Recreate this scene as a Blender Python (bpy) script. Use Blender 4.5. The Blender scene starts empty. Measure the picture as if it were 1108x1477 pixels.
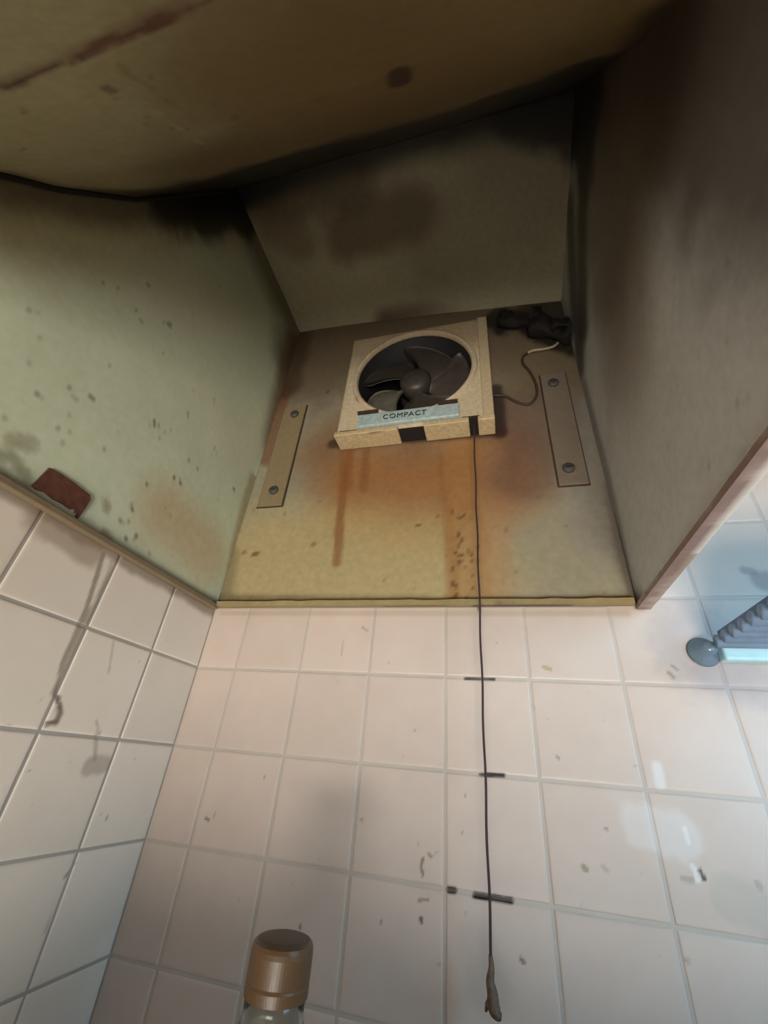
import bpy, math, random
import numpy as np
from mathutils import Matrix, Vector

# ---------------------------------------------------------------- camera, light, exposure
# lengths below are in "tiles" (one wall tile = 0.1 m); z = 0 is the lower edge of the range hood
U = 0.1
Z0 = 1.45
def W(x, y, z): return (x*U, y*U, Z0 + z*U)
RC = np.array([[0.96659142, 0.2431882, 0.08099709],
               [-0.06153893, 0.52692755, -0.84767937],
               [-0.24882522, 0.81437513, 0.52428919]])
CP = np.array([4.2921364, -5.47055312, -1.91931809])
FPX = 594.845
sc = bpy.context.scene
cd = bpy.data.cameras.new('camera'); cam = bpy.data.objects.new('camera', cd)
sc.collection.objects.link(cam); sc.camera = cam
cd.sensor_fit = 'HORIZONTAL'; cd.sensor_width = 36.0; cd.lens = FPX/1108*36.0
cd.clip_start = 0.01
m = Matrix(((RC[0][0], -RC[1][0], -RC[2][0], CP[0]*U),
            (RC[0][1], -RC[1][1], -RC[2][1], CP[1]*U),
            (RC[0][2], -RC[1][2], -RC[2][2], Z0 + CP[2]*U), (0, 0, 0, 1)))
cam.matrix_world = m

world = bpy.data.worlds.new('world'); sc.world = world; world.use_nodes = True
bg = world.node_tree.nodes['Background']
bg.inputs[0].default_value = (0.85, 0.92, 1.0, 1); bg.inputs[1].default_value = 0.3
sc.view_settings.view_transform = 'Standard'; sc.view_settings.look = 'None'
sc.view_settings.gamma = 1.0; sc.view_settings.use_curve_mapping = False
sc.view_settings.exposure = 0.0

def area(name, loc, target, sx, sy, power, col, spread=180):
    l = bpy.data.lights.new(name, 'AREA'); l.shape = 'RECTANGLE'; l.size = sx*U; l.size_y = sy*U
    l.energy = power; l.color = col; l.spread = math.radians(spread)
    o = bpy.data.objects.new(name, l); sc.collection.objects.link(o)
    a = Vector(W(*loc)); b = Vector(W(*target)); o.location = a
    o.rotation_euler = (b-a).to_track_quat('-Z', 'Y').to_euler()
    return o
# daylight through the window in the right wall, and an unseen low rear light added to brighten the hood from below
area('window_daylight', (9.7, -3.6, -.5), (6.6, 0, -1.2), 4, 4.2, 1.5, (0.32, 0.68, 1.0), 105)
area('low_rear_light', (5.6, -19.2, -11.6), (2.5, -2, 1), 8.4, 5.2, 46, (1.0, 0.935, 0.855))

# ---------------------------------------------------------------- helpers
def lin(c):
    c = np.asarray(c, float)/255.0
    return np.where(c <= 0.04045, c/12.92, ((c+0.055)/1.055)**2.4)
def _hash(i, j, k, seed):
    h = (i*73856093) ^ (j*19349663) ^ (k*83492791) ^ (seed*2654435761)
    h = (h ^ (h >> 13)) * 1274126177
    return ((h ^ (h >> 16)) & 0xffff) / 65535.0
def noise(P, f=1.0, seed=0):
    P = np.asarray(P)*f; I = np.floor(P).astype(np.int64); F = P-I; F = F*F*(3-2*F)
    r = 0
    for dx in (0, 1):
        for dy in (0, 1):
            for dz in (0, 1):
                w = (F[:, 0] if dx else 1-F[:, 0])*(F[:, 1] if dy else 1-F[:, 1])*(F[:, 2] if dz else 1-F[:, 2])
                r = r + w*_hash(I[:, 0]+dx, I[:, 1]+dy, I[:, 2]+dz, seed)
    return r*2-1
def fbm(P, f=1.0, seed=0, o=4):
    return sum(noise(P, f*2**k, seed+k)*0.55**k for k in range(o))/1.7

class Stain:
    def __init__(s, pts, r, soft, col, op, wob=0.3, f=3.0, seed=1):
        s.pts = [np.array(p, float) for p in pts]; s.r = r; s.soft = soft
        s.col = lin(col); s.op = op; s.wob = wob; s.f = f; s.seed = seed
    def mask(s, P):
        d = np.full(len(P), 1e9)
        pts = s.pts if len(s.pts) > 1 else s.pts*2
        for a, b in zip(pts[:-1], pts[1:]):
            ab = b-a; t = np.clip(((P-a)@ab)/max(ab@ab, 1e-9), 0, 1)
            d = np.minimum(d, np.linalg.norm(P-(a+t[:, None]*ab), axis=1))
        lo = d.copy(); near = lo < (s.r+s.soft)*2.5
        m = np.zeros(len(P))
        if near.any():
            dn = d[near] + s.wob*s.r*fbm(P[near], s.f, s.seed)
            x = np.clip((s.r+s.soft-dn)/max(s.soft, 1e-6), 0, 1)
            m[near] = x*x*(3-2*x)
        return m*s.op
def paint(P, base, stains, var=0.05, seed=5):
    P = np.asarray(P, float)
    c = np.tile(lin(base), (len(P), 1)) * (1+var*fbm(P, 0.8, seed)+var*0.5*fbm(P, 5, seed+7))[:, None]
    for s in stains:
        k = s.mask(P)[:, None]; c = c*(1-k) + s.col*k
    return c

def mesh_np(name, V, F, cols=None, mat=None, parent=None, smooth=False):
    me = bpy.data.meshes.new(name)
    V = np.asarray(V, float); Wv = V*U; Wv[:, 2] += Z0
    me.from_pydata(Wv.tolist(), [], [tuple(f) for f in F]); me.update()
    if cols is not None:
        a = me.color_attributes.new('stain', 'FLOAT_COLOR', 'POINT')
        a.data.foreach_set('color', np.column_stack([np.clip(cols, 0, 1), np.ones(len(cols))]).astype(np.float32).ravel())
    if smooth: me.polygons.foreach_set('use_smooth', [True]*len(me.polygons))
    if mat: me.materials.append(mat)
    o = bpy.data.objects.new(name, me); sc.collection.objects.link(o)
    if parent is not None:
        o.parent = parent; o.matrix_parent_inverse = Matrix.Translation(parent.location).inverted()
    return o
class MB:
    def __init__(s): s.v = []; s.f = []
    def box(s, x0, x1, y0, y1, z0, z1, bev=0.0):
        if bev <= 0:
            n = len(s.v); s.v += [(x, y, z) for x in (x0, x1) for y in (y0, y1) for z in (z0, z1)]
            s.f += [tuple(n+i for i in q) for q in ((0,1,3,2),(4,6,7,5),(0,4,5,1),(2,3,7,6),(0,2,6,4),(1,5,7,3))]
            return s
        import bmesh
        bm = bmesh.new(); bmesh.ops.create_cube(bm, size=1)
        for v in bm.verts:
            v.co = ((x0+x1)/2+v.co.x*(x1-x0), (y0+y1)/2+v.co.y*(y1-y0), (z0+z1)/2+v.co.z*(z1-z0))
        bmesh.ops.bevel(bm, geom=list(bm.edges), offset=bev, segments=3, affect='EDGES', profile=0.5)
        bm.verts.index_update(); n = len(s.v); s.v += [tuple(v.co) for v in bm.verts]
        s.f += [tuple(n+v.index for v in f.verts) for f in bm.faces]; bm.free(); return s
    def tube(s, pts, r, seg=10, caps=True):
        pts = [Vector(p) for p in pts]; rs = r if hasattr(r, '__len__') else [r]*len(pts); n0 = len(s.v)
        up = None
        for i, p in enumerate(pts):
            t = (pts[min(i+1, len(pts)-1)]-pts[max(i-1, 0)]).normalized()
            if up is None: up = t.orthogonal().normalized()
            up = (up-t*up.dot(t)).normalized(); sd = t.cross(up)
            for k in range(seg):
                a = 2*math.pi*k/seg; q = p+(up*math.cos(a)+sd*math.sin(a))*rs[i]; s.v.append(tuple(q))
        for i in range(len(pts)-1):
            for k in range(seg):
                a = n0+i*seg+k; b = n0+i*seg+(k+1) % seg; s.f.append((a, b, b+seg, a+seg))
        if caps:
            s.f.append(tuple(n0+k for k in reversed(range(seg)))); s.f.append(tuple(n0+(len(pts)-1)*seg+k for k in range(seg)))
        return s
    def lathe(s, prof, c, axis='z', seg=48, closed=False):
        n0 = len(s.v)
        for r, h in prof:
            for k in range(seg):
                a = 2*math.pi*k/seg; x, y = r*math.cos(a), r*math.sin(a)
                s.v.append((c[0]+x, c[1]+y, c[2]+h) if axis == 'z' else (c[0]+x, c[1]-h, c[2]+y))
        for i in range(len(prof)-1 + (1 if closed else 0)):
            for k in range(seg):
                a = n0+i*seg+k; b = n0+i*seg+(k+1) % seg; N = len(prof)*seg
                q = (a, b, n0+(b-n0+seg) % N, n0+(a-n0+seg) % N); s.f.append(q)
        if not closed:
            for i, rev in ((0, True), (len(prof)-1, False)):
                ring = [n0+i*seg+k for k in range(seg)]; s.f.append(tuple(reversed(ring)) if rev else tuple(ring))
        return s
    def build(s, name, mat, parent=None, smooth=False, cols=None):
        o = mesh_np(name, s.v, s.f, cols, mat, parent, smooth); return o

def grid(name, fn, ns, nt, mat, parent, base, stains, var=0.05, thick=0.06, seed=3, rough_edge=None):
    """sheet of metal: fn(s,t)->(N,3); solidified away from the normal side"""
    s, t = np.meshgrid(np.linspace(0, 1, ns+1), np.linspace(0, 1, nt+1), indexing='ij')
    P = fn(s.ravel(), t.ravel()); c = paint(P, base, stains, var, seed)
    i, j = np.meshgrid(np.arange(ns), np.arange(nt), indexing='ij'); a = (i*(nt+1)+j).ravel()
    F = np.column_stack([a, a+(nt+1), a+nt+2, a+1])
    o = mesh_np(name, P, F.tolist(), c, mat, parent, True)
    md = o.modifiers.new('thickness', 'SOLIDIFY'); md.thickness = thick*U; md.offset = -1
    return o
def smooth(pts, n=6):
    out = []; P = [Vector(p) for p in pts]; P = [P[0]]+P+[P[-1]]
    for i in range(1, len(P)-2):
        for k in range(n):
            t_ = k/n; a, b, c, d = P[i-1:i+3]; out.append(tuple(.5*((2*b)+(-a+c)*t_+(2*a-5*b+4*c-d)*t_*t_+(-a+3*b-3*c+d)*t_**3)))
    return out+[tuple(P[-2])]
def tag(o, label=None, cat=None, group=None, kind=None):
    if label: o['label'] = label
    if cat: o['category'] = cat
    if group: o['group'] = group
    if kind: o['kind'] = kind
    return o
def empty(name, loc):
    o = bpy.data.objects.new(name, None); sc.collection.objects.link(o); o.location = W(*loc)
    o.empty_display_size = 0.02
    return o

def material(name, col=(200, 200, 200), rough=0.5, speck=0, metal=0.0, attr=False, grain=0.06, gscale=60, bump=0.0, bscale=40, spec=0.5, trans=0.0, ior=1.45):
    mt = bpy.data.materials.new(name); mt.use_nodes = True; nt = mt.node_tree; N = nt.nodes; L = nt.links
    b = N['Principled BSDF']; b.inputs['Roughness'].default_value = rough; b.inputs['Metallic'].default_value = metal
    b.inputs['Specular IOR Level'].default_value = spec; b.inputs['Transmission Weight'].default_value = trans; b.inputs['IOR'].default_value = ior
    tc = N.new('ShaderNodeTexCoord'); nz = N.new('ShaderNodeTexNoise'); nz.inputs['Scale'].default_value = gscale; nz.inputs['Detail'].default_value = 5
    L.new(tc.outputs['Object'], nz.inputs['Vector'])
    mx = N.new('ShaderNodeMixRGB'); mx.blend_type = 'OVERLAY'; mx.inputs[0].default_value = grain*4
    if attr:
        at = N.new('ShaderNodeAttribute'); at.attribute_name = 'stain'; L.new(at.outputs['Color'], mx.inputs[1])
    else: mx.inputs[1].default_value = (*lin(col), 1)
    L.new(nz.outputs['Fac'], mx.inputs[2]); out = mx.outputs[0]
    if speck:
        for sc_, lo, c_ in ((650, .63, (.10, .07, .045)), (1500, .62, (.14, .10, .06))):
            v = N.new('ShaderNodeTexNoise'); v.inputs['Scale'].default_value = sc_; v.inputs['Detail'].default_value = 1; L.new(tc.outputs['Object'], v.inputs['Vector'])
            mr = N.new('ShaderNodeMapRange'); mr.inputs[1].default_value = lo; mr.inputs[2].default_value = lo+.05; mr.inputs[4].default_value = speck; L.new(v.outputs['Fac'], mr.inputs[0])
            m2 = N.new('ShaderNodeMixRGB'); m2.inputs[2].default_value = (*c_, 1); L.new(mr.outputs[0], m2.inputs[0]); L.new(out, m2.inputs[1]); out = m2.outputs[0]
    L.new(out, b.inputs['Base Color'])
    if bump:
        n2 = N.new('ShaderNodeTexNoise'); n2.inputs['Scale'].default_value = bscale; n2.inputs['Detail'].default_value = 4
        L.new(tc.outputs['Object'], n2.inputs['Vector'])
        bp = N.new('ShaderNodeBump'); bp.inputs['Strength'].default_value = bump; bp.inputs['Distance'].default_value = 0.002
        L.new(n2.outputs['Fac'], bp.inputs['Height']); L.new(bp.outputs[0], b.inputs['Normal'])
    return mt
M = {
 'lip': material('fly_specked_plastic', attr=True, rough=0.5, grain=0.1, gscale=150, speck=.5),
 'tile': material('glazed_tile', attr=True, rough=0.38, grain=0.02, gscale=25, bump=0.06, bscale=25),
 'grout': material('grout', (190, 182, 172), 0.9, grain=0.12, gscale=90),
 'hood': material('grimy_painted_metal', attr=True, rough=0.5, grain=0.05, gscale=110, bump=0.15, bscale=60),
 'plastic': material('yellowed_plastic', attr=True, rough=0.5, grain=0.07, gscale=150, speck=.35),
 'label': material('silver_blue_label', (165, 182, 180), 0.4, grain=0.12, gscale=160),
 'ink': material('dark_ink', (52, 50, 46), 0.6),
 'dark': material('grime_and_gap_shade', (26, 22, 20), 0.8, bump=0.5, bscale=200),  # grime on the clump; elsewhere stands in for the shade in gap and slots
 'blade': material('dim_fan_blade', (60, 54, 48), 0.45, grain=0.12, gscale=80),
 'bladel': material('lit_fan_blade', (104, 100, 88), 0.45, grain=0.12, gscale=80),  # same blade in a lighter colour: the light falling on it is painted in
 'duct': material('dark_duct', (22, 20, 22), 0.7),  # near-black base for duct ring, shutter and motor
 'screw': material('dull_screw_head', (70, 68, 68), 0.55, 0.5, grain=0.2, gscale=200),
 'cord': material('dirty_cord', (62, 44, 46), 0.8),
 'wire': material('grimy_wire', (66, 52, 42), 0.6),
 'wirel': material('beige_wire', (170, 156, 120), 0.5),
 'tassel': material('greasy_knob', (98, 78, 64), 0.5, grain=0.2, gscale=300, bump=0.6, bscale=300),
 'patch': material('brown_tape', (98, 60, 46), 0.75, grain=0.15, gscale=120, bump=0.4, bscale=150),
 'wall': material('plain_plaster', (160, 150, 138), 0.85),
 'wood': material('pale_vinyl_floor', (205, 198, 182), 0.6),
 'counter': material('worktop_steel', (165, 163, 156), 0.45, 0.25),
 'cabinet': material('cabinet_board', (150, 128, 100), 0.5),
 'cap': material('gold_cap', (88, 66, 42), 0.36, 0.5, grain=0.05),
 'captop': material('brown_cap_top', (70, 56, 46), 0.55, 0.0),
 'glass': material('bottle_glass', (225, 228, 222), 0.08, trans=1.0, ior=1.45, grain=0),
 'rib': material('blue_grey_slat', (120, 146, 176), 0.35),
 'rail': material('pale_cyan_rail', (176, 214, 222), 0.3),
 'edge': material('dark_blue_edge', (78, 108, 138), 0.4),
 'suction': material('clear_suction_cup', (150, 175, 195), 0.15, trans=0.6, grain=0),
 'frame': material('window_frame', (190, 190, 186), 0.4, 0.5),
 'pane': material('frosted_pane', (225, 235, 240), 0.5, trans=0.9, grain=0),
}

# points of the photograph carried onto the real surfaces
def ray(u, v): return RC.T@np.array([(u-554)/FPX, (v-738.5)/FPX, 1.0])
def on(u, v, ax, val):
    d = ray(u, v); t = (val-CP[ax])/d[ax]; return CP+t*d
BKY = -0.06
def BK(u, v): return on(u, v, 1, BKY)
def TW(u, v): return on(u, v, 1, -0.02)
def LT(u, v): return on(u, v, 0, 0.05)
def LW(u, v): return on(u, v, 0, 0.02)
def RT(u, v): return on(u, v, 0, 5.95)
def CL(u, v): return on(u, v, 2, 7.0)
PROF = [(-3.05, 7.15), (-3.34, 6.3), (-3.62, 5.5), (-4.11, 4.05), (-4.64, 2.95), (-4.87, 2.57), (-5.38, 1.65), (-5.95, 0.62), (-6.25, 0.0)]
def prof_y(z):
    zs = [p[1] for p in PROF][::-1]; ys = [p[0] for p in PROF][::-1]
    return np.interp(z, zs, ys)
def FR(u, v):
    d = ray(u, v); best = None
    for (y0, z0), (y1, z1) in zip(PROF[:-1], PROF[1:]):
        k = (y1-y0)/(z1-z0)               # y = y0 + k (z-z0)
        t = (y0 + k*(CP[2]-z0) - CP[1])/(d[1]-k*d[2])
        q = CP+t*d
        if min(z0, z1)-0.05 <= q[2] <= max(z0, z1)+0.05 and t > 0 and (best is None or t < best[0]): best = (t, q)
    return best[1] if best is not None else np.array([q[0], -3.05, 7.15])
rnd = random.Random(7)
def specks(fn, u0, v0, u1, v1, n, col, r0=0.008, r1=0.03, op=0.8, sf=.010):
    out = []
    for _ in range(n):
        u, v = rnd.uniform(u0, u1), rnd.uniform(v0, v1)
        out.append(Stain([fn(u, v), fn(u+rnd.uniform(-1, 1), v+rnd.uniform(0, 4))], rnd.uniform(r0, r1), sf, col, op*rnd.uniform(.5, 1), .3, 20, rnd.randint(0, 99)))
    return out

# ---------------------------------------------------------------- tiled walls
OX, OZ, OY = 0.624, 0.899, 0.966
def tiled(name, to3d, a0, a1, b0, b1, oa, ob, skip, fine, base, stains, H=0.009, G=0.028, seed=1):
    V = []; F = []; T = []
    ai = range(math.floor(a0-oa)-1, math.ceil(a1-oa)+1); bi = range(math.floor(b0-ob)-1, math.ceil(b1-ob)+1)
    r = random.Random(seed)
    for i in ai:
        for j in bi:
            x0, x1 = max(a0, oa+i+G/2), min(a1, oa+i+1-G/2); y0, y1 = max(b0, ob+j+G/2), min(b1, ob+j+1-G/2)
            tint = r.uniform(-1, 1); tilt = (r.uniform(-1, 1)*.003, r.uniform(-1, 1)*.003)
            for (x0, x1, y0, y1) in skip(x0, x1, y0, y1):
                if x1-x0 < 0.03 or y1-y0 < 0.03: continue
                n = 46 if fine((x0+x1)/2, (y0+y1)/2) else 2
                e = [0, .006, .014, .03]; 
                def ax(p, q):
                    m_ = max(2, int(n*(q-p)))
                    return np.concatenate([[p+k for k in e], np.linspace(p+.07, q-.07, m_) if q-p > .2 else [(p+q)/2], [q-k for k in e[::-1]]])
                xs, ys = ax(x0, x1), ax(y0, y1); hx = np.full(len(xs), 1.0); hx[[0, -1]] = 0; hx[[1, -2]] = .62; hx[[2, -3]] = .9
                hy = np.full(len(ys), 1.0); hy[[0, -1]] = 0; hy[[1, -2]] = .62; hy[[2, -3]] = .9
                X, Y = np.meshgrid(xs, ys, indexing='ij'); h = np.minimum.outer(hx, hy)*H + (X-x0-.5)*tilt[0]*(np.minimum.outer(hx, hy) > .5) + (Y-y0-.5)*tilt[1]*(np.minimum.outer(hx, hy) > .5)
                n0 = sum(len(q) for q in V); V.append(to3d(X.ravel(), Y.ravel(), h.ravel())); T.append(np.full(X.size, tint))
                I, J = np.meshgrid(np.arange(len(xs)-1), np.arange(len(ys)-1), indexing='ij'); a = (n0+I*len(ys)+J).ravel()
                F.append(np.column_stack([a, a+len(ys), a+len(ys)+1, a+1]))
    V = np.concatenate(V); F = np.concatenate(F); T = np.concatenate(T)
    c = paint(V, base, stains, 0.04, seed)*(1+0.03*T)[:, None]
    return V, F, c
def strips(to3d, a0, a1, b0, b1, oa, ob, skip, col, stains, w=0.03):
    """the grout lines: thin ribbons just in front of the slab, finely divided so that stains show"""
    V = []; F = []; n = 0
    def ribbon(fixed, lo, hi, horiz):
        nonlocal n
        k = max(2, int((hi-lo)/.02)); t = np.linspace(lo, hi, k+1)
        for q, off in enumerate((-w/2, 0, w/2)):
            f = np.full(k+1, fixed+off); h = np.full(k+1, .0012 if horiz else .001)
            V.append(to3d(t, f, h) if horiz else to3d(f, t, h))
        for q in range(2):
            i = n+q*(k+1)+np.arange(k); F.append(np.column_stack([i, i+1, i+k+2, i+k+1]))
        n += 3*(k+1)
    for i in range(math.floor(a0-oa), math.ceil(a1-oa)+1):
        x = oa+i
        if a0 <= x <= a1:
            hi = b1 if skip(x, x+.1, b1-.1, b1) else 0
            ribbon(x, b0, hi, False)
    for j in range(math.floor(b0-ob), math.ceil(b1-ob)+1):
        z = ob+j
        if b0 <= z <= b1:
            lo = a0 if z < 0 else 6.02
            ribbon(z, lo, a1, True)
    V = np.concatenate(V); return V, np.concatenate(F), paint(V, col, stains, .05, 9)
def join_wall(name, parts, slab):
    Vs, Fs, Cs, n = [], [], [], 0
    for V, F, c in parts: Vs.append(V); Fs += (F+n).tolist(); Cs.append(c); n += len(V)
    ns = len(Fs)
    V = np.array(slab.v, float); Fs += [tuple(n+k for k in f) for f in slab.f]; Vs.append(V)
    Cs.append(paint(V, (190, 184, 174), [], .01))
    o = mesh_np(name, np.concatenate(Vs), Fs, np.concatenate(Cs), M['tile'], None, False)
    o.data.polygons.foreach_set('use_smooth', [k < ns for k in range(len(o.data.polygons))])
    return tag(o, kind='structure')

DK = (58, 46, 42); GR = (150, 138, 124)
def cap_st(fn, pts, r, col=DK, op=.8, soft=.02, wob=.3, f=12): return Stain([fn(*p) for p in pts], r*.6 if r < .05 else r, min(soft, .012) if soft <= .02 else soft, col, op, wob, f, rnd.randint(0, 99))
back_st = [
  Stain([TW(671, 978), TW(713, 979)], .018, .012, (34, 28, 30), 1, .2, 9), Stain([TW(693, 1117), TW(727, 1119)], .020, .012, (34, 28, 30), 1, .2, 9),
  Stain([TW(686, 1292), TW(712, 1295), TW(738, 1299)], .024, .014, (34, 26, 26), 1, .4, 7), Stain([TW(647, 1284), TW(656, 1285)], .022, .014, (44, 34, 32), .95, .3, 9),
  cap_st(TW, [(690, 872), (692, 882)], .03, (70, 56, 44), .7),
  cap_st(TW, [(1018, 938)], .35, (140, 140, 150), .35, .35),
  cap_st(TW, [(1038, 962), (1108, 985)], .22, (150, 145, 150), .35, .15), cap_st(TW, [(965, 970), (972, 976)], .03, (120, 105, 90), .6),  # grey band under the shelf rail is its reflection, painted into the tiles
  cap_st(TW, [(970, 960), (978, 966)], .02, (110, 98, 88), .6), cap_st(TW, [(1075, 822), (1085, 824)], .04, (130, 120, 122), .6, .06), cap_st(TW, [(1104, 838)], .08, (110, 98, 98), .5, .1),
  cap_st(TW, [(785, 962), (794, 965)], .035, (165, 150, 112), .8), cap_st(TW, [(768, 1015), (770, 1022)], .02, (130, 120, 112), .7),
  cap_st(TW, [(842, 1250), (845, 1254)], .04, (140, 126, 96), .8), cap_st(TW, [(870, 1250), (876, 1256)], .03, (170, 145, 130), .6),
  cap_st(TW, [(1011, 1256), (1017, 1269)], .022, (64, 58, 58), 1), cap_st(TW, [(985, 1268), (1000, 1270)], .03, (150, 140, 130), .6),
  cap_st(TW, [(1000, 1250), (1007, 1268)], .035, (232, 232, 230), .6), cap_st(TW, [(988, 1194), (994, 1215)], .02, (232, 232, 232), .6),
  cap_st(TW, [(925, 1190), (980, 1205)], .14, (222, 222, 220), .35, .1), cap_st(TW, [(948, 1105), (953, 1130)], .04, (225, 226, 226), .5, .05),
  cap_st(TW, [(1094, 1275), (1097, 1280)], .04, (150, 140, 130), .6), cap_st(TW, [(1060, 1300), (1090, 1310)], .12, (170, 165, 150), .4, .1),
  cap_st(TW, [(610, 1238), (607, 1250), (610, 1262)], .018, (110, 88, 74), .9), cap_st(TW, [(618, 1232), (622, 1236)], .018, (110, 88, 74), .8),
  cap_st(TW, [(604, 1299), (618, 1298)], .018, (110, 80, 70), .7), cap_st(TW, [(607, 1325), (608, 1330)], .022, (70, 44, 40), .9),
  cap_st(TW, [(549, 1328), (550, 1332)], .014, (100, 80, 70), .8), cap_st(TW, [(432, 1335), (433, 1339)], .018, (70, 52, 44), .9),
  cap_st(TW, [(522, 904), (530, 910)], .022, (150, 128, 100), .6), cap_st(TW, [(495, 925), (492, 945)], .02, (150, 130, 104), .5),
  cap_st(TW, [(598, 1053)], .016, (90, 78, 70), .8), cap_st(TW, [(522, 1182), (523, 1186)], .012, (80, 60, 50), .8),
  cap_st(TW, [(296, 1180), (300, 1183)], .02, (90, 70, 60), .8), cap_st(TW, [(309, 1172), (308, 1180)], .012, (100, 80, 70), .7),
  cap_st(TW, [(804, 1091), (806, 1094)], .02, (110, 100, 94), .8), cap_st(TW, [(874, 1195), (876, 1197)], .015, (110, 96, 88), .8),
  cap_st(TW, [(752, 1384), (755, 1388)], .025, (80, 66, 56), .8), cap_st(TW, [(990, 1385), (993, 1388)], .02, (150, 120, 100), .6),
  cap_st(TW, [(688, 1360), (705, 1430)], .10, (168, 152, 140), .3, .15),  # soft shadow of the cord knob, painted into the tiles
  cap_st(TW, [(320, 884), (905, 884)], .03, (168, 148, 122), .5, .05),
] + specks(TW, 330, 890, 960, 1400, 34, (120, 100, 84), .004, .010, .7)
# grout along the reddish rows
PINK = (212, 184, 168)
def tw3(a, b, h): return np.column_stack([a, -h, b])
FX0, FX1, FZ0, FZ1 = 1.86, 4.26, 3.12, 5.56
def skipb(x0, x1, y0, y1):          # no tiles behind the hood
    if y1 <= 0.001 or x0 >= 6.02: return [(x0, x1, y0, y1)]
    out = []
    if y0 < 0: out.append((x0, x1, y0, min(0, y1)))
    if x1 > 6.02 and y1 > 0: out.append((max(x0, 6.02), x1, max(0, y0), y1))
    if y0 < 0 and x1 > 6.02: out = [(x0, x1, y0, y1)]
    return out
slab = MB()
for q in ((0, FX0, -14.5, 9.5), (FX1, 11.2, -14.5, 9.5), (FX0, FX1, -14.5, FZ0), (FX0, FX1, FZ1, 9.5)):
    slab.box(q[0], q[1], 0, 1.2, q[2], q[3])
bt = tiled('wall_back', tw3, 0.0, 10.0, -8, 4.4, OX-1, -OZ, skipb, lambda a, b: a < 8.5 and b > -6.8, (201, 184, 171), back_st)
join_wall('wall_back', [bt, strips(tw3, 0, 8.5, -7, 4.4, OX-1, -OZ, skipb, (184, 174, 163), back_st)], slab)

lw_st = [
  cap_st(LW, [(0, 694), (170, 795), (312, 882)], .07, (128, 104, 84), .7, .10, .6, 4),  # shadow band below the hood's left edge, painted into the tiles
  cap_st(LW, [(60, 745), (130, 790)], .12, (150, 128, 108), .6, .12, .6, 3),
  cap_st(LW, [(150, 800), (125, 880), (92, 955), (80, 1000), (88, 1020), (82, 1040), (70, 1046)], .03, (142, 130, 112), .8, .021, .4, 5),
  cap_st(LW, [(163, 810), (140, 870), (110, 930), (84, 985)], .022, (156, 146, 126), .7, .021, .4, 5),
  cap_st(LW, [(84, 1005), (90, 1028), (84, 1042), (68, 1044)], .025, (105, 84, 68), .8, .021, .4, 7),
  cap_st(LW, [(165, 925), (158, 970)], .02, (170, 155, 138), .5), cap_st(LW, [(140, 1040), (145, 1060)], .016, (130, 112, 96), .6), cap_st(LW, [(140, 1060), (138, 1095)], .02, (150, 134, 118), .5, .03),
  cap_st(LW, [(130, 1105), (150, 1103)], .06, (140, 124, 108), .5, .06), cap_st(LW, [(43, 1111)], .02, (80, 62, 50), .9), cap_st(LW, [(156, 1178), (155, 1182)], .014, (90, 70, 58), .9),
  cap_st(LW, [(0, 1047), (18, 1046)], .012, (90, 82, 76), .7), cap_st(LW, [(110, 1245), (96, 1265)], .02, (130, 112, 98), .7), cap_st(LW, [(80, 1300), (66, 1345)], .02, (150, 135, 120), .4),
] + specks(LW, 10, 880, 250, 1300, 14, (120, 100, 84), .004, .009, .6)
slabl = MB().box(-1.2, 0, -20, 0, -14.5, 9.5)
def lw3(a, b, h): return np.column_stack([h, a, b])
lt = tiled('wall_left', lw3, -8, -0.02, -8, 0, -OY, -OZ, lambda *q: [q], lambda a, b: a > -4.2 and b > -7, (234, 222, 206), lw_st, seed=4)
join_wall('wall_left', [lt, strips(lw3, -6, -.02, -7, 0, -OY, -OZ, lambda *q: [q], (176, 170, 160), lw_st)], slabl)

# ---------------------------------------------------------------- rest of the room
tag(MB().box(-1.2, 10.0, -20, 1.2, -15.5, -14.5).build('floor', M['wood']), kind='structure')
tag(MB().box(-1.2, 10.0, -20, 1.2, 9.5, 10.5).build('ceiling', M['wall']), kind='structure')
wr = MB()
for q in ((-20, -6, -14.5, 9.5), (-1.3, 1.2, -14.5, 9.5), (-6, -1.3, -14.5, -3.2), (-6, -1.3, 1.2, 9.5)): wr.box(10, 11.2, q[0], q[1], q[2], q[3])
tag(wr.build('wall_right', M['wall']), kind='structure')
wf = MB()
for q in ((-1.2, 1.0, -14.5, 9.5), (9.8, 11.2, -14.5, 9.5), (1.0, 9.8, -7.8, 9.5)): wf.box(q[0], q[1], -21.2, -20, q[2], q[3])
tag(wf.build('wall_front', M['wall']), kind='structure')
w1 = MB().box(10.2, 10.8, -6, -1.3, -3.2, -2.9).box(10.2, 10.8, -6, -1.3, .9, 1.2).box(10.2, 10.8, -6, -5.7, -2.9, .9).box(10.2, 10.8, -1.6, -1.3, -2.9, .9).box(10.3, 10.7, -3.75, -3.55, -2.9, .9).build('window_1', M['frame'])
tag(w1, kind='structure'); MB().box(10.45, 10.55, -5.8, -1.5, -3.0, 1.0).build('pane', M['pane'], w1)
w2 = MB().box(1.0, 9.8, -20.8, -20.2, -14.5, -14).box(1, 9.8, -20.8, -20.2, -8.3, -7.8).box(1, 1.5, -20.8, -20.2, -14, -8.3).box(9.3, 9.8, -20.8, -20.2, -14, -8.3).box(5.3, 5.7, -20.7, -20.3, -14, -8.3).build('window_2', M['frame'])
tag(w2, kind='structure'); MB().box(1.4, 9.4, -20.55, -20.45, -14.1, -8.2).build('pane', M['pane'], w2)

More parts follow.
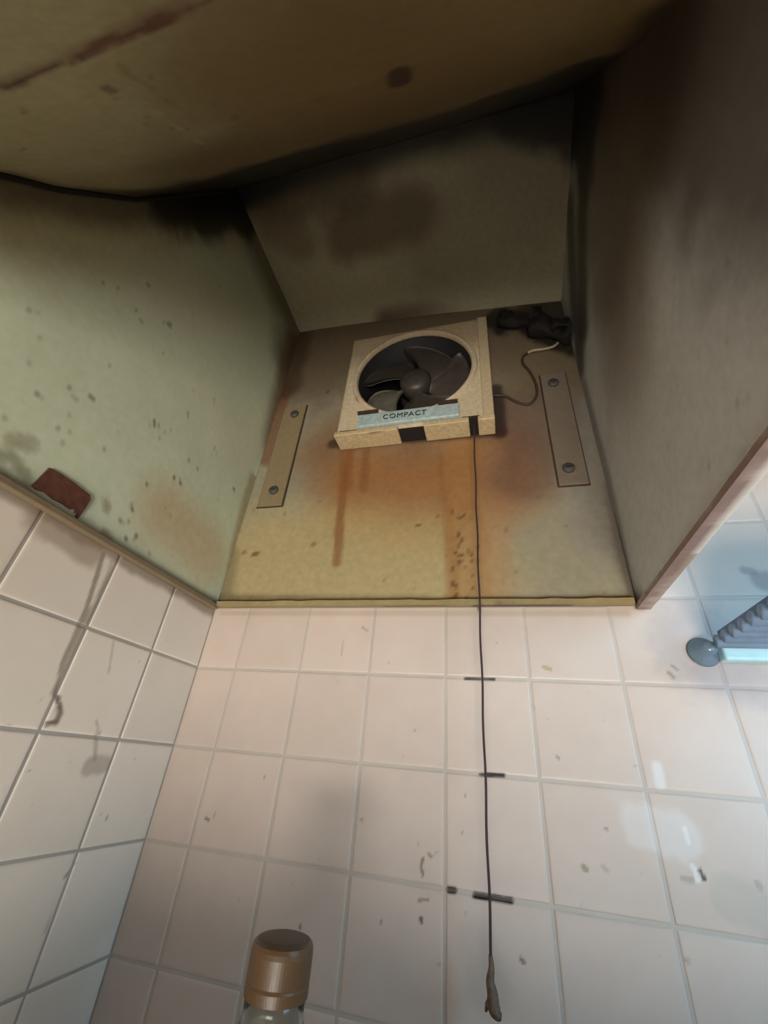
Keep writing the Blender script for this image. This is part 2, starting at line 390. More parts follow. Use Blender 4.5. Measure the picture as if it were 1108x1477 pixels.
cn = empty('kitchen_counter', (5, -3, -14.5)); tag(cn, 'steel topped kitchen counter under the tiled wall', 'counter')
MB().box(0.05, 9.95, -6.0, -0.05, -14.5, -5.8).build('cabinet_body', M['cabinet'], cn)
MB().box(0.05, 9.95, -6.3, -0.05, -5.8, -5.4, .05).build('worktop', M['counter'], cn)

# ---------------------------------------------------------------- range hood
hood = empty('range_hood', (3, -0.5, 0)); tag(hood, 'large cream painted metal range hood with soot and rust stains in the tiled corner', 'range hood')
SOOT = (30, 26, 26); BRN = (84, 62, 44); RUST = (140, 92, 48); OL = (104, 90, 60)
SEAM = [Stain([(0, -3.05, 7.15), (6, -3.05, 7.15)], .12, .45, SOOT, .92, .5, 2.0, 5), Stain([(5.95, -3.15, 7.1), (5.95, -2.95, 6.0)], .5, .5, SOOT, .95, .6, 2.0, 6),
        Stain([(5.95, -3.1, 7.1), (5.2, -3.08, 7.1)], .36, .4, SOOT, .95, .5, 2.0, 8), Stain([(0, -3.1, 7.1), (0, -3.6, 5.6)], .16, .5, SOOT, .95, .6, 2.0, 7), Stain([(0, -3.08, 7.1), (.7, -3.08, 7.1)], .14, .4, SOOT, .9, .5, 2.0, 9)]
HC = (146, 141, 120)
def hs(fn, pts, r, soft, col, op, wob=.4, f=2.0): return Stain([fn(*p) for p in pts], r, soft, col, op, wob, f, rnd.randint(0, 999))
bk_st = [
  hs(BK, [(420, 520), (520, 500), (700, 480), (800, 500)], 1.0, 1.2, (104, 84, 62), .75),
  hs(BK, [(500, 650), (600, 650), (700, 645)], .45, 1.1, (126, 90, 58), .8),
  hs(BK, [(520, 710), (580, 715), (640, 710), (700, 700)], .3, 1.0, (150, 104, 58), .72),
  hs(BK, [(380, 800), (640, 840)], .5, 1.0, (178, 156, 102), .6),
  hs(BK, [(505, 650), (495, 700), (490, 760), (486, 812)], .045, .06, (126, 82, 46), .75, .7, 4),
  hs(BK, [(500, 640), (498, 700)], .10, .08, (128, 80, 44), .5, .4, 5),
  hs(BK, [(529, 650), (524, 705)], .05, .06, (120, 76, 42), .6, .4, 5),
  hs(BK, [(640, 660), (645, 740), (652, 800), (655, 868)], .05, .08, (128, 86, 52), .5, .4, 4),
  hs(BK, [(665, 650), (672, 740), (676, 868)], .24, .12, (152, 112, 66), .6, .3, 3),
  hs(BK, [(712, 660), (712, 800), (715, 860)], .10, .25, (158, 120, 84), .45),
  hs(BK, [(730, 600), (780, 600), (760, 680)], .3, .6, (96, 74, 66), .6),
  hs(BK, [(860, 600), (880, 760)], .2, .6, (128, 122, 114), .7),
  hs(BK, [(720, 460), (780, 475), (830, 495)], .25, .2, SOOT, .9, .8, 3), hs(BK, [(780, 455), (825, 440)], .4, .3, SOOT, .7, .8, 3),
  hs(BK, [(715, 560), (722, 625)], .07, .1, SOOT, .8, .5, 4),
  hs(BK, [(408, 560), (398, 600), (388, 660)], .14, .16, (112, 66, 36), .7),
  hs(BK, [(430, 490), (412, 560)], .2, .3, (70, 52, 38), .7),
  hs(BK, [(316, 866), (500, 870), (700, 871), (918, 868)], .05, .10, (104, 84, 52), .8, .5, 4),
  hs(BK, [(335, 800), (325, 865)], .05, .16, (112, 100, 70), .6), hs(BK, [(480, 640), (720, 622)], .06, .10, (60, 38, 28), .8, .5, 4),
  hs(BK, [(352, 797)], .03, .03, (96, 82, 54), .8), hs(BK, [(366, 800), (372, 798)], .03, .03, (84, 66, 44), .8), hs(BK, [(473, 565)], .03, .02, (46, 34, 26), .8),
  hs(BK, [(384, 606)], .02, .02, (46, 34, 26), .8), hs(BK, [(630, 744)], .02, .02, (84, 54, 32), .8), hs(BK, [(600, 759), (606, 757)], .015, .02, (96, 66, 40), .8), hs(BK, [(452, 785)], .03, .04, (120, 96, 60), .8),
  hs(BK, [(915, 860), (895, 780), (880, 700)], .04, .08, (92, 80, 72), .6),
] + specks(BK, 652, 735, 690, 868, 46, (92, 60, 36), .006, .022, .9) + specks(BK, 340, 620, 880, 860, 40, (96, 76, 50), .004, .012, .6)
def f_back(s, t):
    x = s*5.9+.03; z = t*7.0; P = np.column_stack([x, np.full_like(x, BKY), z])
    P[:, 1] += .015*fbm(P, .7, 11); return P
# back sheet with the fan's hole: four joined pieces in one mesh
def grid_hole(name, mat, parent, base, stains):
    xs = np.unique(np.concatenate([np.arange(.04, 5.94, .045), [FX0, FX1, 5.94]])); zs = np.unique(np.concatenate([np.arange(0.02, 7.1, .045), [FZ0, FZ1]]))
    X, Z = np.meshgrid(xs, zs, indexing='ij'); P = np.column_stack([X.ravel(), np.full(X.size, BKY), Z.ravel()]); P[:, 1] += .012*fbm(P, .7, 11)
    c = paint(P, base, stains, .05, 3); F = []
    for i in range(len(xs)-1):
        for j in range(len(zs)-1):
            if FX0 <= (xs[i]+xs[i+1])/2 <= FX1 and FZ0 <= (zs[j]+zs[j+1])/2 <= FZ1: continue
            a = i*len(zs)+j; F.append((a, a+len(zs), a+len(zs)+1, a+1))
    o = mesh_np(name, P, F, c, mat, parent, True); md = o.modifiers.new('thickness', 'SOLIDIFY'); md.thickness = .03*U; md.offset = -1
    return o
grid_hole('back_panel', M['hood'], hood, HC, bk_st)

lf_st = [
  hs(LT, [(0, 290), (120, 300), (270, 300), (350, 300)], .2, .7, (168, 146, 92), .5),
  hs(LT, [(0, 262), (60, 272), (150, 290), (270, 285), (345, 280)], .10, .35, (76, 58, 40), .75),
  hs(LT, [(345, 270), (400, 400), (432, 480), (420, 520)], .3, .9, (92, 72, 50), .75),
  hs(LT, [(240, 292), (330, 290), (350, 300)], .3, .35, SOOT, .9, .7),
  hs(LT, [(425, 500), (405, 580), (392, 640)], .14, .4, (110, 72, 42), .75),
  hs(LT, [(300, 800), (275, 775), (240, 745)], .1, .75, (186, 146, 96), .55), hs(LT, [(325, 860), (340, 780), (365, 690)], .03, .15, (150, 118, 60), .6),
  hs(LT, [(0, 688), (150, 778), (318, 874)], .02, .06, (110, 92, 70), .7, .6, 4),
  hs(LT, [(0, 655), (18, 660), (30, 675), (40, 690)], .03, .05, (140, 136, 110), .7, .6, 4), hs(LT, [(20, 635), (45, 640)], .05, .06, (150, 146, 116), .6),
  hs(LT, [(55, 570)], .018, .02, (120, 100, 76), .7), hs(LT, [(243, 466), (246, 469)], .025, .02, (110, 84, 60), .7), hs(LT, [(131, 573)], .025, .03, (112, 94, 70), .7),
  hs(LT, [(100, 562)], .018, .02, (130, 112, 84), .7), hs(LT, [(60, 520)], .014, .015, (112, 94, 70), .7), hs(LT, [(221, 608), (223, 612)], .018, .015, (86, 72, 54), .9), hs(LT, [(252, 688)], .022, .02, (76, 62, 48), .9),
  hs(LT, [(259, 695), (262, 702)], .012, .015, (86, 72, 54), .9), hs(LT, [(272, 666)], .018, .02, (96, 80, 58), .8), hs(LT, [(338, 705)], .022, .02, (96, 80, 60), .8), hs(LT, [(190, 731), (191, 734)], .022, .02, (112, 96, 66), .9),
  hs(LT, [(212, 700)], .018, .02, (120, 104, 76), .8), hs(LT, [(183, 778)], .02, .02, (100, 84, 62), .9), hs(LT, [(195, 774)], .02, .02, (100, 84, 62), .9), hs(LT, [(175, 752)], .02, .025, (130, 112, 80), .8),
  hs(LT, [(153, 722), (155, 735)], .03, .04, (148, 134, 100), .7), hs(LT, [(150, 770), (160, 780)], .03, .04, (130, 110, 90), .7),
] + specks(LT, 5, 400, 330, 640, 40, (120, 104, 74), .006, .02, .6) + specks(LT, 150, 600, 320, 800, 30, (124, 108, 78), .004, .012, .7)
def f_left(s, t):
    z = t*7.12; y = s*prof_y(z); P = np.column_stack([np.full_like(z, .05), y, z]); P[:, 0] += .02*fbm(P, .5, 21)*np.minimum(1, t*6); return P
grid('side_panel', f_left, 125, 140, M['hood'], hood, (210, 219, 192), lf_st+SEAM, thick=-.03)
rt_st = [
  hs(RT, [(872, 96), (845, 115), (830, 160)], .45, .5, SOOT, .95, .6), hs(RT, [(866, 105), (852, 150), (846, 210)], .35, .5, SOOT, .93, .6), hs(RT, [(846, 200), (838, 320), (842, 470)], .12, .4, (50, 34, 32), .85, .5), hs(RT, [(900, 200), (900, 480)], .3, 1.2, (112, 92, 72), .6), hs(RT, [(822, 300), (828, 420), (838, 520)], .12, .45, (58, 44, 44), .85),
  hs(RT, [(880, 90), (970, 0)], .3, 1.2, (50, 36, 28), .9), hs(RT, [(1000, 60), (1108, 60)], .6, 1.2, (56, 40, 28), .8), hs(RT, [(860, 200), (880, 330)], .6, 1.4, (84, 66, 50), .7),
  hs(RT, [(845, 560), (880, 700), (912, 860)], .05, .2, (92, 80, 76), .6), hs(RT, [(905, 870), (925, 868)], .04, .2, (70, 60, 60), .7),
] + specks(RT, 900, 300, 1080, 700, 14, (104, 92, 74), .006, .016, .5)
def f_right(s, t):
    z = t*7.12; y = s*prof_y(z); P = np.column_stack([np.full_like(z, 5.95), y, z]); P[:, 0] += .02*fbm(P, .5, 31)*np.minimum(1, t*6); return P
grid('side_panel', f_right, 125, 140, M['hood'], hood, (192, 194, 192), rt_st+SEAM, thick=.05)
cl_st = [
  hs(CL, [(360, 275), (420, 280), (500, 255)], .3, .5, (86, 62, 44), .7), hs(CL, [(400, 330), (430, 350)], .2, .4, (100, 78, 56), .5), hs(CL, [(500, 340), (550, 320), (590, 310)], .25, .5, (92, 70, 50), .7),
  hs(CL, [(345, 262), (480, 222), (640, 180), (760, 148), (830, 130)], .08, .22, SOOT, .9, .5), hs(CL, [(560, 455), (620, 440), (680, 440)], .12, .35, (72, 48, 40), .85),
  hs(CL, [(820, 160), (815, 280), (808, 430)], .03, .14, (56, 42, 42), .8, .6, 4), hs(CL, [(640, 470), (740, 470), (808, 440)], .1, .35, (74, 60, 48), .6),
  hs(CL, [(780, 383)], .05, .03, (56, 44, 38), .8), hs(CL, [(790, 140), (840, 140)], .15, .3, SOOT, .95, .6), hs(CL, [(815, 170), (822, 200)], .1, .3, (46, 28, 30), .8, .6), hs(CL, [(640, 350), (740, 300), (760, 230)], .5, 1, (112, 100, 82), .4),
]
def f_ceil(s, t):
    x = s*6.0; y = -t*3.08; z = 6.98 - .6*(x/5.95)**1.3*(1-t) + .17*t
    P = np.column_stack([x, y-.03*(1-t), z]); P[:, 2] += .02*fbm(P, .6, 41); return P
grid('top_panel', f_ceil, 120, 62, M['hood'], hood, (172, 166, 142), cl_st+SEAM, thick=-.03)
fr_st = [
  hs(FR, [(400, 215), (560, 165), (700, 130), (860, 80)], .9, 2.0, (96, 78, 52), .75), hs(FR, [(600, 60), (760, 60), (900, 10)], .8, 1.2, (134, 114, 72), .8), hs(FR, [(400, 60), (560, 120)], .5, 1.0, (118, 96, 62), .7),
  hs(FR, [(330, 225), (480, 185), (640, 140), (800, 90)], .15, .9, (96, 76, 52), .6),
  hs(FR, [(345, 250), (480, 208), (640, 165), (780, 122), (868, 98)], .5, .7, SOOT, .95, .5, 2),
  hs(FR, [(240, 270), (270, 268), (345, 245), (400, 228)], .45, .6, SOOT, .97, .6, 2), hs(FR, [(770, 118), (820, 102), (875, 92)], .6, .5, SOOT, .97, .5, 2), hs(FR, [(880, 88), (965, 0)], .06, .35, (46, 36, 30), .85),
  hs(FR, [(0, 245), (90, 268), (180, 272), (260, 262)], .05, .2, (66, 54, 40), .8, .5, 4),
  hs(FR, [(575, 92), (575, 106)], .07, .06, (62, 42, 36), .9, .3), hs(FR, [(150, 115), (157, 119)], .03, .03, (92, 78, 60), .7), hs(FR, [(460, 234), (460, 240)], .02, .03, (84, 66, 46), .7), hs(FR, [(340, 160)], .03, .04, (96, 78, 56), .6), hs(FR, [(465, 132)], .03, .04, (92, 74, 50), .6), hs(FR, [(415, 168)], .02, .03, (92, 74, 50), .6), hs(FR, [(430, 155)], .025, .04, (88, 68, 50), .5),
  hs(FR, [(38, 251), (43, 256)], .02, .02, (60, 50, 40), .8), hs(FR, [(210, 160)], .02, .03, (100, 84, 60), .6),
  hs(FR, [(0, 108), (35, 98), (70, 82), (95, 76), (120, 62), (150, 40), (180, 34), (215, 16), (255, 5), (300, -16)], .006, .018, (84, 40, 34), .95, 2.5, 9),
  hs(FR, [(110, 64), (150, 42), (200, 26), (235, 12)], .03, .045, (92, 48, 40), .9, 1.6, 10), hs(FR, [(0, 108), (100, 66), (200, 14), (260, -10)], .02, .10, (120, 88, 72), .5, 1.5, 5), hs(FR, [(0, 112), (20, 104)], .03, .04, (70, 50, 40), .8, .9, 8),
  hs(FR, [(165, 80), (230, 130), (280, 165)], .012, .02, (120, 108, 80), .5), hs(FR, [(150, 90), (220, 150), (300, 205)], .008, .015, (176, 168, 130), .3),
] + specks(FR, 20, 100, 700, 220, 26, (92, 76, 52), .006, .016, .6)
def f_front(s, t):
    x = s*6.0; zz = np.interp(t, np.linspace(0, 1, len(PROF)), [p[1] for p in PROF]); y = np.interp(t, np.linspace(0, 1, len(PROF)), [p[0] for p in PROF])
    P = np.column_stack([x, y, zz]); w = np.sin(np.pi*np.clip(s, 0, 1))**.5; P[:, 1] += .03*fbm(P, .5, 51)*w; return P
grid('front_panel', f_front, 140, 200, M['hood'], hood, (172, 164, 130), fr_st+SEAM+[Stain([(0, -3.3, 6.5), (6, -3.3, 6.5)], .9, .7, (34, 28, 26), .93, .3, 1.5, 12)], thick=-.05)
# dark tube standing in for the shaded gap where front and left side sheets meet, rims and flanges
bd = MB(); bd.tube([(.10, float(prof_y(z))+.07, z) for z in np.linspace(6.7, .3, 60)], .035, 8); bd.build('seam_gap_shade', M['dark'], hood, True)
tr = MB().box(0.03, 0.12, -6.2, -.1, -.06, .02, .015); V = np.array(tr.v); tr.build('bottom_rim', M['hood'], hood, cols=paint(V, (128, 112, 88), []))
s = np.linspace(0, 1, 240)
def rim(name, a, b, w, h, base, stains, nx=260):
    """dirty folded metal lip: a long box cut finely so that the dirt shows"""
    a, b = np.array(a, float), np.array(b, float); V = []; F = []
    ring = [(0, 0), (.5, 0), (1, 0), (1, 1), (.5, 1), (0, 1)]
    for k in range(nx+1):
        p = a+(b-a)*k/nx
        for q in ring: V.append(p+np.array(w)*q[0]+np.array(h)*q[1]*(1+.10*noise(np.array([p]), 6, 3)[0]))
    for k in range(nx):
        for q in range(6):
            i = k*6+q; j = k*6+(q+1) % 6; F.append((i, j, j+6, i+6))
    F += [tuple(range(6))[::-1], tuple(nx*6+i for i in range(6))]
    V = np.array(V); return mesh_np(name, V, F, paint(V, base, stains, .15), M['hood'], hood, False)
rim('bottom_rim', (.06, -.16, -.02), (5.9, -.16, -.02), (0, .10, 0), (0, 0, .07), (150, 132, 92), [
   hs(BK, [(320, 876), (918, 877)], .02, .03, (100, 82, 58), .6, 1, 9), hs(BK, [(690, 876), (820, 877)], .05, .05, (70, 50, 44), .8, .8, 6), hs(BK, [(560, 875), (640, 876)], .04, .06, (110, 90, 40), .7)])
rim('bottom_rim', (5.93, -.05, -.06), (5.93, -6.2, -.06), (.15, 0, 0), (0, 0, .06), (176, 160, 148), [
   Stain([(5.95, -.1, -.06), (5.95, -6, -.06)], .05, .04, (128, 104, 98), .85, 1.0, 5, 4), Stain([(6.1, -1.6, -.06), (6.06, -3.2, -.06)], .03, .04, (230, 226, 218), .8, 1.0, 4, 9)])

# ---------------------------------------------------------------- mounting strips on the back sheet
def strip(x0, x1, z0, z1, sc1, sc2, label):
    e = empty('mounting_strip', ((x0+x1)/2, BKY, z0)); tag(e, label, 'bracket')
    b = MB().box(x0, x1, BKY-.05, BKY-.005, z0, z1, .012)
    import bmesh
    V = np.array(b.v); st = [Stain([(x0, -.1, z1), (x1, -.1, z1)], .5, 1.2, (104, 84, 60), .6)]
    b.build('plate', M['hood'], e, cols=paint(V, (134, 118, 88) if x0 < 1 else (118, 106, 92), []))
    g = MB(); t = .018
    for q in ((x0-t, x0, z0-t, z1+t), (x1, x1+t, z0-t, z1+t), (x0, x1, z0-t, z0), (x0, x1, z1, z1+t)): g.box(q[0], q[1], BKY-.02, BKY-.004, q[2], q[3])
    g.build('grime_edge', M['wire'], e)
    for (sx, sz) in (sc1, sc2):
        s_ = MB().lathe([(.088, 0), (.088, .03), (.07, .05), (.03, .055), (.001, .055)], (sx, BKY-.048, sz), 'y', 24).build('screw', M['screw'], e, True)
        MB().box(sx-.05, sx+.05, BKY-.108, BKY-.102, sz-.008, sz+.008).build('slot', M['dark'], s_)
strip(.29, .77, 1.82, 4.28, (.56, 4.03), (.55, 2.14), 'narrow painted mounting strip with two screws, on the hood back left of the fan')
strip(5.30, 5.71, 1.81, 4.22, (5.49, 3.96), (5.47, 2.10), 'narrow painted mounting strip with two dark screws, right of the fan by the loose wire')

# ---------------------------------------------------------------- ventilation fan
fan = empty('ventilation_fan', (3.08, BKY, 2.75)); tag(fan, 'square cream plastic ventilation fan with round opening and pull cord, mounted on the hood back', 'fan')
CX, CZ, R0 = 3.06, 4.39, 1.07
X0, X1, Y0, Z0f, Z1f = 1.70, 4.46, -.45, 2.97, 5.72
def fan_cover():
    """square cover with a round hole: rings from the hole out to the rounded square"""
    N = 160; V = []; F = []
    def sq(a, ins):
        c, s_ = math.cos(a), math.sin(a); x0, x1, z0, z1 = X0+ins-CX, X1-ins-CX, Z0f+ins-CZ, Z1f-ins-CZ
        t = min(x1/c if c > 1e-9 else (x0/c if c < -1e-9 else 1e9), z1/s_ if s_ > 1e-9 else (z0/s_ if s_ < -1e-9 else 1e9)); return c*t, s_*t
    corner = [math.atan2(z, x) for x in (X0-CX, X1-CX) for z in (Z0f-CZ, Z1f-CZ)]
    A = sorted([2*math.pi*k/N-math.pi for k in range(N)]+corner); N = len(A)
    rings = []
    for r, y in ((R0+.0, Y0+.03), (R0, Y0+.0), (R0+.015, Y0-.04), (R0+.05, Y0-.06), (R0+.09, Y0-.045), (R0+.115, Y0+.01)):
        rings.append([(CX+r*math.cos(a), y, CZ+r*math.sin(a)) for a in A])
    base = rings[-1]
    for k in range(1, 13):
        w = k/12; rings.append([((1-w)*bx+w*(CX+sq(a, .10)[0]), Y0+.01, (1-w)*bz+w*(CZ+sq(a, .10)[1])) for a, (bx, _, bz) in zip(A, base)])
    for ins, y in ((.05, Y0+.02), (.015, Y0+.06), (0, Y0+.11), (0, -.30), (0, -.2), (0, BKY-.01)):
        rings.append([(CX+sq(a, ins)[0], y, CZ+sq(a, ins)[1]) for a in A])
    for r in rings: V += r
    V = [(x, y, z+(.10*min(1, (y-Y0)/.35) if z < Z0f+.02 else 0)) for x, y, z in V]
    for i in range(len(rings)-1):
        for k in range(N):
            a = i*N+k; b = i*N+(k+1) % N; F.append((a, b, b+N, a+N))
    return np.array(V), F
P3 = lambda u, v: on(u, v, 1, Y0)
fan_st = [
  hs(P3, [(490, 640), (600, 632), (710, 620)], .05, .10, (160, 140, 96), .5, .6, 5),
  hs(P3, [(505, 500), (700, 470)], .2, .6, (140, 112, 86), .5), hs(P3, [(515, 575), (545, 592)], .02, .06, (150, 92, 48), .6, .6, 6),
  hs(P3, [(625, 595), (650, 588), (655, 584)], .03, .07, (140, 84, 44), .7, .6, 6), hs(P3, [(648, 570), (648, 592)], .012, .015, (120, 70, 40), .8),
  hs(P3, [(486, 632), (600, 620), (700, 606)], .006, .02, (110, 84, 56), .7, 1.0, 12),
] + specks(P3, 486, 608, 712, 645, 110, (96, 74, 50), .004, .012, .85) + specks(P3, 640, 480, 705, 605, 40, (110, 88, 62), .003, .009, .8) + specks(P3, 500, 470, 700, 600, 60, (110, 88, 62), .003, .008, .7)
V, F = fan_cover()
# finer faces so the specks show: subdivide once through bmesh
import bmesh
def fine_mesh(V, F, cuts):
    bm = bmesh.new(); vs = [bm.verts.new(tuple(v)) for v in V]
    for f in F:
        try: bm.faces.new([vs[i] for i in f])
        except ValueError: pass
    bmesh.ops.subdivide_edges(bm, edges=list(bm.edges), cuts=cuts, use_grid_fill=True); bm.verts.index_update()
    V2 = np.array([tuple(v.co) for v in bm.verts]); F2 = [tuple(v.index for v in f.verts) for f in bm.faces]; bm.free(); return V2, F2
V2, F2 = fine_mesh(V, F, 1)
cover = mesh_np('cover', V2, F2, paint(V2, (196, 180, 150), fan_st, .05), M['plastic'], fan, False)
# raised right edge strip and lower lip
b = MB().box(4.28, 4.45, Y0-.025, Y0+.02, 3.0, 5.66, .01); V2, F2 = fine_mesh(b.v, b.f, 6); mesh_np('edge_strip', V2, F2, paint(V2, (186, 168, 136), fan_st[6:], .05), M['plastic'], fan)
b = MB()
for x0, x1 in ((X0, 2.86), (3.30, 4.05), (4.19, X1)): b.box(x0, x1, Y0-.02, BKY-.02, Z0f-.015, Z0f+.08, .02)
V2, F2 = fine_mesh(b.v, b.f, 5); mesh_np('lower_lip', V2, F2, paint(V2, (188, 168, 130), [Stain([(X0, -.5, 2.7), (X1, -.5, 2.7)], .02, .05, (120, 92, 60), .5, 2.0, 9, 5)]+fan_st[6:], .08), M['lip'], fan)
MB().box(2.84, 3.32, Y0+.04, -.1, Z0f+.02, Z0f+.10).build('lower_slot', M['dark'], fan); MB().box(4.03, 4.21, Y0+.0, -.12, Z0f+.0, Z0f+.10).build('cord_outlet', M['dark'], fan)
lb = MB().box(2.13, 3.90, Y0-.08, Y0+.005, 3.06, 3.34, .02).build('label_band', M['label'], fan)
tx = MB()
def text(s_, x, y, z, h, parent, name, mat, depth=.006):
    cu = bpy.data.curves.new(name, 'FONT'); cu.body = s_; cu.size = h*U; cu.extrude = depth*U; cu.align_x = 'CENTER'; cu.align_y = 'CENTER'; cu.space_character = 1.1
    t = bpy.data.objects.new(name, cu); sc.collection.objects.link(t); bpy.context.view_layer.update()
    me = bpy.data.meshes.new_from_object(t.evaluated_get(bpy.context.evaluated_depsgraph_get())); bpy.data.objects.remove(t)
    me.transform(Matrix.Translation(W(x, y, z)) @ Matrix.Rotation(math.pi/2, 4, 'X')); me.materials.clear(); me.materials.append(mat)
    o = bpy.data.objects.new(name, me); sc.collection.objects.link(o); o.parent = parent
    root = parent
    off = Vector((0, 0, 0))
    while root is not None: off += root.location; root = root.parent
    par = parent; o.matrix_parent_inverse = par.matrix_world.inverted() if False else Matrix.Identity(4)
    return o
def fix_parent(o):   # keep world placement for meshes whose vertices are already in world space
    bpy.context.view_layer.update(); o.matrix_parent_inverse = o.parent.matrix_world.inverted()
t = text('COMPACT', 2.98, Y0-.086, 3.20, .15, lb, 'lettering', M['ink']); fix_parent(t)
MB().box(2.12, 2.5, Y0-.10, Y0+.0, 3.36, 3.41).build('grime_ledge', M['wire'], fan); MB().box(3.55, 3.88, Y0-.10, Y0, 3.36, 3.41).build('grime_ledge', M['wire'], fan)
for x_, n_ in ((1.80, 9), (3.94, 8)):
    g = MB().box(x_-.01, x_+n_*.035, Y0-.004, Y0+.02, 3.055, 3.07)
    for k in range(n_): x = x_+k*.035; g.box(x, x+.016, Y0-.004, Y0+.02, 3.0+rnd.uniform(0, .03), 3.06)
    g.build('side_marks', M['wire'], fan)
# duct ring, shutter, motor and blades
MB().lathe([(R0-.005, -1.05), (R0-.005, .415), (R0+.04, .415), (R0+.04, -1.05)], (CX, 0, CZ), 'y', 64, True).build('duct_ring', M['duct'], fan, True)
sh = MB()
for k in range(6): z = CZ-R0+.05+k*.36; sh.box(CX-R0+.03, CX+R0-.03, .86, .92, z, z+.33)
sh.build('shutter', M['duct'], fan)
MB().lathe([(.34, -.75), (.36, -.3), (.36, -.1)], (CX, 0, CZ), 'y', 40).build('motor', M['duct'], fan, True)
rotor = MB().lathe([(.30, -.05), (.30, .24), (.25, .31), (.12, .355), (.001, .37)], (CX, 0, CZ), 'y', 40).build('hub', M['blade'], fan, True)
for k in range(5):
    a0 = math.radians(200 + k*72); V = []; F = []; nr, na = 10, 8
    for side in (0, 1):
        for i in range(nr+1):
            r = .26+(1.04-.26)*i/nr; w = math.radians(22+26*math.sin(min(1, i/nr*1.15)*math.pi*.55)); sweep = math.radians(18*(i/nr)**2)
            rr_edge = .06*max(0, (i/nr-.85)/.15)
            for j in range(na+1):
                q = j/na*2-1; a = a0+sweep+w*q*.8*(1-rr_edge*3); y = .02-.20*q*(.35+.45*i/nr) + .03*(q*q) + side*.025
                V.append((CX+r*math.cos(a), y-.16, CZ+r*math.sin(a)))
    n1 = (nr+1)*(na+1)
    for side in (0, 1):
        for i in range(nr):
            for j in range(na):
                p = side*n1+i*(na+1)+j; f = (p, p+1, p+na+2, p+na+1); F.append(f if side else f[::-1])
    bd_ = [i*(na+1) for i in range(nr+1)]+[nr*(na+1)+j for j in range(1, na+1)]+[i*(na+1)+na for i in range(nr-1, -1, -1)]+[j for j in range(na-1, 0, -1)]
    for i in range(len(bd_)): p, q = bd_[i], bd_[(i+1) % len(bd_)]; F.append((p, q, q+n1, p+n1))
    mesh_np('blade', V, F, None, M['bladel'] if k == 0 else M['blade'], fan, True)
# pull cord with its knob
pts = [(4.12+.005*math.sin(k*.7), -.36+.005*math.cos(k*.9), 3.0-k*(6.27/60)) for k in range(61)]
pts = [(x-.055*k/60, y, z) for k, (x, y, z) in enumerate(pts)]
cord = MB().tube(pts, .013, 6).build('pull_cord', M['cord'], fan, True)
ex, ey, ez = pts[-1]
kn = MB().tube(smooth([(ex, ey, ez+.06), (ex+.005, ey, ez-.02), (ex-.01, ey, ez-.10), (ex+.005, ey, ez-.17), (ex+.01, ey, ez-.24), (ex+.04, ey, ez-.28), (ex+.07, ey, ez-.29)], 4), [.016+.034*min(1, k/14)-(.03*max(0, (k-18)/6)) for k in range(25)], 12).tube([(ex, ey, ez-.20), (ex-.04, ey, ez-.24), (ex-.055, ey+.01, ez-.28)], [.03, .022, .010], 8)
ko = kn.build('cord_knob', M['tassel'], cord, True)

# ---------------------------------------------------------------- loose wire and greasy lump
wp = [(4.47, -.12, 3.84), (4.66, -.11, 3.80), (4.82, -.10, 3.66), (4.95, -.10, 3.56), (5.08, -.10, 3.55), (5.19, -.10, 3.72), (5.21, -.10, 4.0), (5.14, -.10, 4.35), (5.05, -.10, 4.58), (5.06, -.11, 4.76), (5.16, -.12, 4.85)]
wv = empty('power_wire', (4.9, -.1, 3.55)); tag(wv, 'thin dirty looping wire with a beige end, right of the fan', 'wire')
MB().tube(smooth(wp), .022, 8).build('cable', M['wire'], wv, True)
tag(MB().tube(smooth([(5.15, -.12, 4.845), (5.26, -.13, 4.88), (5.42, -.13, 4.87), (5.60, -.13, 4.90), (5.70, -.12, 5.0)]), [.028]*12+[.024]*13, 8).build('wire_end', M['wirel'], wv, True), 'beige exposed end of the wire')
def lumpy(pts, rad, name, mat, seed, parent=None):
    mb = MB().tube(smooth(pts, 8), [rad*(1+.5*math.sin(q*.31)) for q in range((len(pts)-1)*8+1)] if True else [rad]*((len(pts)-1)*8+1), 16); V = np.array(mb.v); c = np.repeat(np.array(smooth(pts, 8)), 16, axis=0)
    d = V-c; V = c+d*(1+1.0*fbm(V, 3, seed)+.5*fbm(V, 11, seed+3))[:, None]; V[:, 1] = np.minimum(V[:, 1], BKY-.01); V[:, 0] = np.minimum(V[:, 0], 5.90)
    return mesh_np(name, V, mb.f, None, mat, parent, True)
gl = lumpy([(4.75, -.13, 5.98), (4.95, -.15, 5.78), (5.2, -.16, 5.72), (5.4, -.18, 5.55), (5.62, -.17, 5.25), (5.84, -.16, 5.10), (5.8, -.17, 5.35), (5.6, -.2, 5.62), (5.35, -.2, 5.85)], .15, 'grease_clump', M['dark'], 61)
tag(gl, 'black greasy clump of soot and cable in the hood corner, above the loose wire', 'grease clump')

# ---------------------------------------------------------------- brown tape on the left hood side
pp = [(-3.21, .09), (-3.165, .34), (-3.08, .355), (-2.90, .36), (-2.68, .345), (-2.645, .30), (-2.65, .20), (-2.665, .05), (-2.69, .05), (-2.70, .10), (-2.725, .085), (-2.745, .125), (-2.78, .09), (-2.88, .095), (-2.98, .085), (-3.08, .10), (-3.16, .08)]
V = [(.075, y, z) for y, z in pp]+[(.055, y, z) for y, z in pp]; n = len(pp)
F = [tuple(range(n)), tuple(range(2*n-1, n-1, -1))]+[(i, (i+1) % n, n+(i+1) % n, n+i) for i in range(n)]
tag(mesh_np('tape_piece', V, F, None, M['patch']), 'reddish brown torn piece of tape stuck low on the left side of the hood', 'tape')

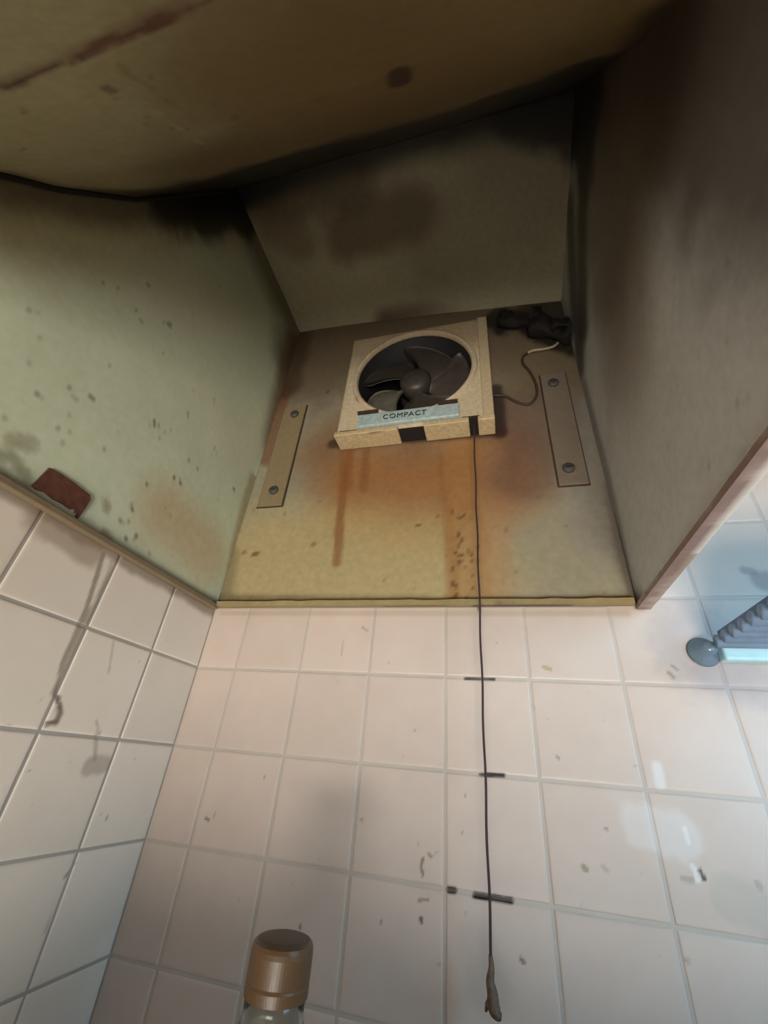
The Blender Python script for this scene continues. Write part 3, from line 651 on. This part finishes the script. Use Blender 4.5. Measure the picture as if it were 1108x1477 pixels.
# ---------------------------------------------------------------- shelf at the right
sh = empty('wall_shelf', (8.8, -.1, -.55)); tag(sh, 'blue grey slatted wall shelf with pale cyan rail, right of the hood', 'shelf')
MB().box(6.62, 9.6, -.20, -.03, -.66, -.50, .03).build('back_rail', M['rail'], sh)
for k in range(11):
    y = -.32-k*.19
    MB().tube([(6.53, y, -.50), (9.6, y, -.50)], .07, 10).build('slat', M['rib'], sh, True)
MB().box(6.62, 6.74, -2.4, -.2, -.44, -.36).build('side_rail', M['edge'], sh)
MB().box(9.45, 9.58, -2.4, -.2, -.44, -.36).build('side_rail', M['edge'], sh)
su = MB().lathe([(.16, 0), (.15, .02), (.11, .06), (.07, .10), (.07, .2), (.001, .21)], (6.50, -.025, -.54), 'y', 32).build('suction_cup', M['suction'], sh, True)
tag(su, 'round blue grey suction cup')

# ---------------------------------------------------------------- bottle
bt_ = empty('glass_bottle', (2.71, -1.82, -5.4)); tag(bt_, 'clear glass bottle with a brown and gold screw cap, standing in front of the tiles', 'bottle')
bx, by, bz = 2.75, -1.80, -2.965
MB().lathe([(.45, -2.4), (.50, -2.34), (.50, -1.35), (.48, -1.15), (.40, -.86), (.29, -.60), (.215, -.42), (.195, -.34), (.195, -.02), (.17, -.02), (.17, -.36), (.27, -.62), (.38, -.88), (.455, -1.16), (.47, -1.35), (.47, -2.28), (.40, -2.32), (.001, -2.32)], (bx, by, bz), 'z', 64).build('body', M['glass'], bt_, True)
cp = []
capm = MB(); seg = 72; prof = [(.196, -.265), (.208, -.265), (.208, -.21), (.204, -.20), (.208, -.19), (.208, -.06), (.205, -.035), (.196, -.014), (.178, -.002)]
capm.lathe(prof, (bx, by, bz), 'z', seg); capm.build('cap', M['cap'], bt_, False)
MB().lathe([(.178, -.002), (.15, .006), (.1, .012), (.001, .014)], (bx, by, bz), 'z', seg).build('cap_top', M['captop'], bt_, False)

for o in list(sc.objects):          # children whose vertices are in scene space under a mesh parent
    if o.parent is not None and o.parent.type == 'MESH':
        bpy.context.view_layer.update(); o.matrix_parent_inverse = o.parent.matrix_world.inverted()
for me in bpy.data.meshes: me.validate()
